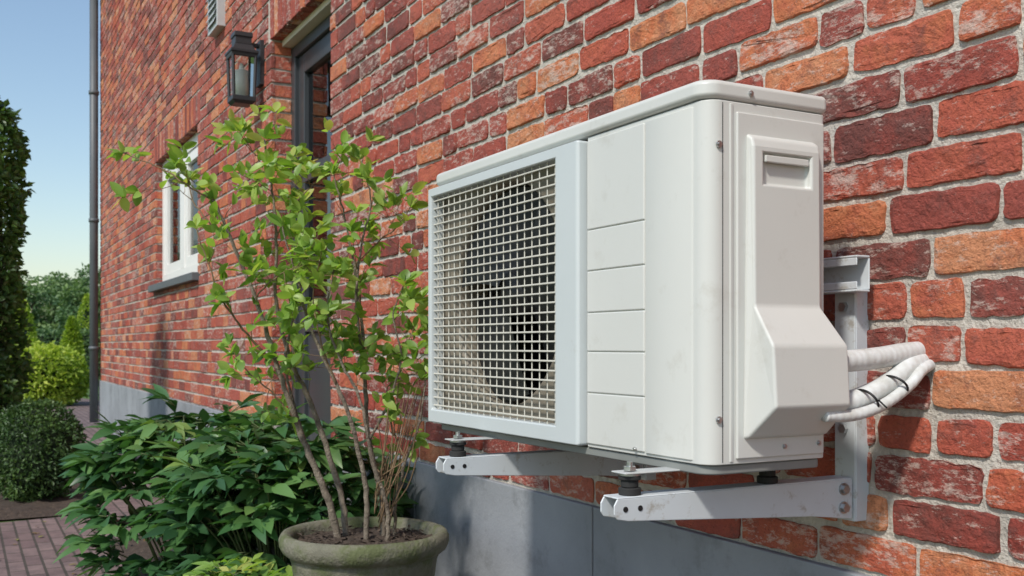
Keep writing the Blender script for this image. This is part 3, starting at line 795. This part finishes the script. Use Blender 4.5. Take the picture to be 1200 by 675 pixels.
for x,d,r,h in ((-.437,19,.22,1.45),(-.485,22,.32,1.9),(-.422,27,.4,2.3),(-.505,26,.5,2.1)):
    c=W2(x,d,0); e=mass('topiary_cone',cone(c,r,h),3000,.08,LEAF_Y)
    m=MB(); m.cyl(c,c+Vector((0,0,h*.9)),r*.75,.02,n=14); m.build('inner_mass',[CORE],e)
hcn=W2(-.47,24,0)
def hedgef():
    s=U(-7,3); f=random.choice((0,0,1)); 
    if f==0: return hcn+RT*s+F*(-.35+U(0,.05))+Vector((0,0,1.25*R())),-F
    return hcn+RT*s+F*U(-.35,.35)+Vector((0,0,1.25+U(-.04,.03))),Z_
e=mass('clipped_hedge',hedgef,8000,.10,LEAF_T)
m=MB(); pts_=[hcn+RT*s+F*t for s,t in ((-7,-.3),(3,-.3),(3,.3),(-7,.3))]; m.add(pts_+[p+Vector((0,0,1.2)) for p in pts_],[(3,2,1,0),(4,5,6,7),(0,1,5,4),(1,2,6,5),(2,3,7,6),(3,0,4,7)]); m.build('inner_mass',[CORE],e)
dt=empty('distant_trees'); tr=MB(); tl=MB()
for x,d,h,w in ((-.40,46,4.6,2.2),(-.43,40,3.3,1.7),(-.455,44,4.3,2.2),(-.49,41,3.9,2.0),(-.52,43,4.9,2.4),(-.57,40,5.5,2.6),(-.63,42,5,2.6),(-.36,50,6.2,3),(-.32,46,5,2.5),(-.47,55,4.9,3.2),(-.42,58,4.9,3.4),(-.7,42,6,3),(-.78,40,5,3)):
    b=W2(x,d,0); tr.tube(spl([b,b+Vector((U(-.1,.1),0,h*.3)),b+Vector((U(-.2,.2),U(-.2,.2),h*.8))],3),[.16,.15,.13,.11,.09,.06,.03],7)
    for q in range(13):
        an=U(0,6.283); rr_=w*.62*math.sqrt(R()); zz=h*U(.28,.92); rr_*=1-.55*max(0,zz/h-.5)
        cc=b+Vector((rr_*math.cos(an),rr_*math.sin(an),zz)); s0=b+Vector((0,0,zz*.6)); tr.tube([s0,(s0+cc)/2+Vector((0,0,-.05)),cc],[.05,.03,.012],5)
        cr_=U(.5,.95)*w/2.4; tone=U(.15,.75)
        for _ in range(260):
            dd=rv(); p=cc+Vector((dd.x,dd.y,dd.z*.75))*cr_*(R()**.35)
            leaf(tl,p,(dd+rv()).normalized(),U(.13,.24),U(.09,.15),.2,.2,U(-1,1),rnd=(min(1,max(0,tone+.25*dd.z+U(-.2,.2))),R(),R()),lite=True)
tr.build('trunks',[BARKT],dt,True); tl.build('crowns',[LEAF_T],dt)

# ================================================================= LIGHT / SKY / CAMERA
SAZ=math.radians(148); SEL=math.radians(46)
sd=Vector((math.sin(SAZ)*math.cos(SEL),math.cos(SAZ)*math.cos(SEL),math.sin(SEL)))
w=bpy.data.worlds.new('World'); scene.world=w; w.use_nodes=True; nt=w.node_tree
bg=nt.nodes['Background']; sky=nt.nodes.new('ShaderNodeTexSky'); sky.sky_type='NISHITA'; sky.sun_disc=False
sky.sun_elevation=SEL; sky.sun_rotation=SAZ; sky.air_density=1.25; sky.dust_density=.8; sky.ozone_density=1.7
nt.links.new(sky.outputs[0],bg.inputs[0]); bg.inputs[1].default_value=.15
sl_=bpy.data.lights.new('sun','SUN'); sl_.energy=3.5; sl_.angle=math.radians(5); sl_.color=(1,.95,.87)
so_=bpy.data.objects.new('sun',sl_); col.objects.link(so_); so_.rotation_euler=sd.to_track_quat('Z','Y').to_euler()
cam=bpy.data.cameras.new('camera'); co=bpy.data.objects.new('camera',cam); col.objects.link(co)
co.location=(0,-D,CZ); co.rotation_euler=(math.radians(90),0,math.radians(90)-TH)
cam.sensor_width=36; cam.lens=1180/1200*36; cam.shift_y=67.5/1200; cam.clip_start=.05; cam.clip_end=500
cam.dof.use_dof=True; cam.dof.focus_distance=1.9; cam.dof.aperture_fstop=10
scene.camera=co
scene.view_settings.view_transform='Standard'; scene.view_settings.look='None'; scene.view_settings.exposure=0
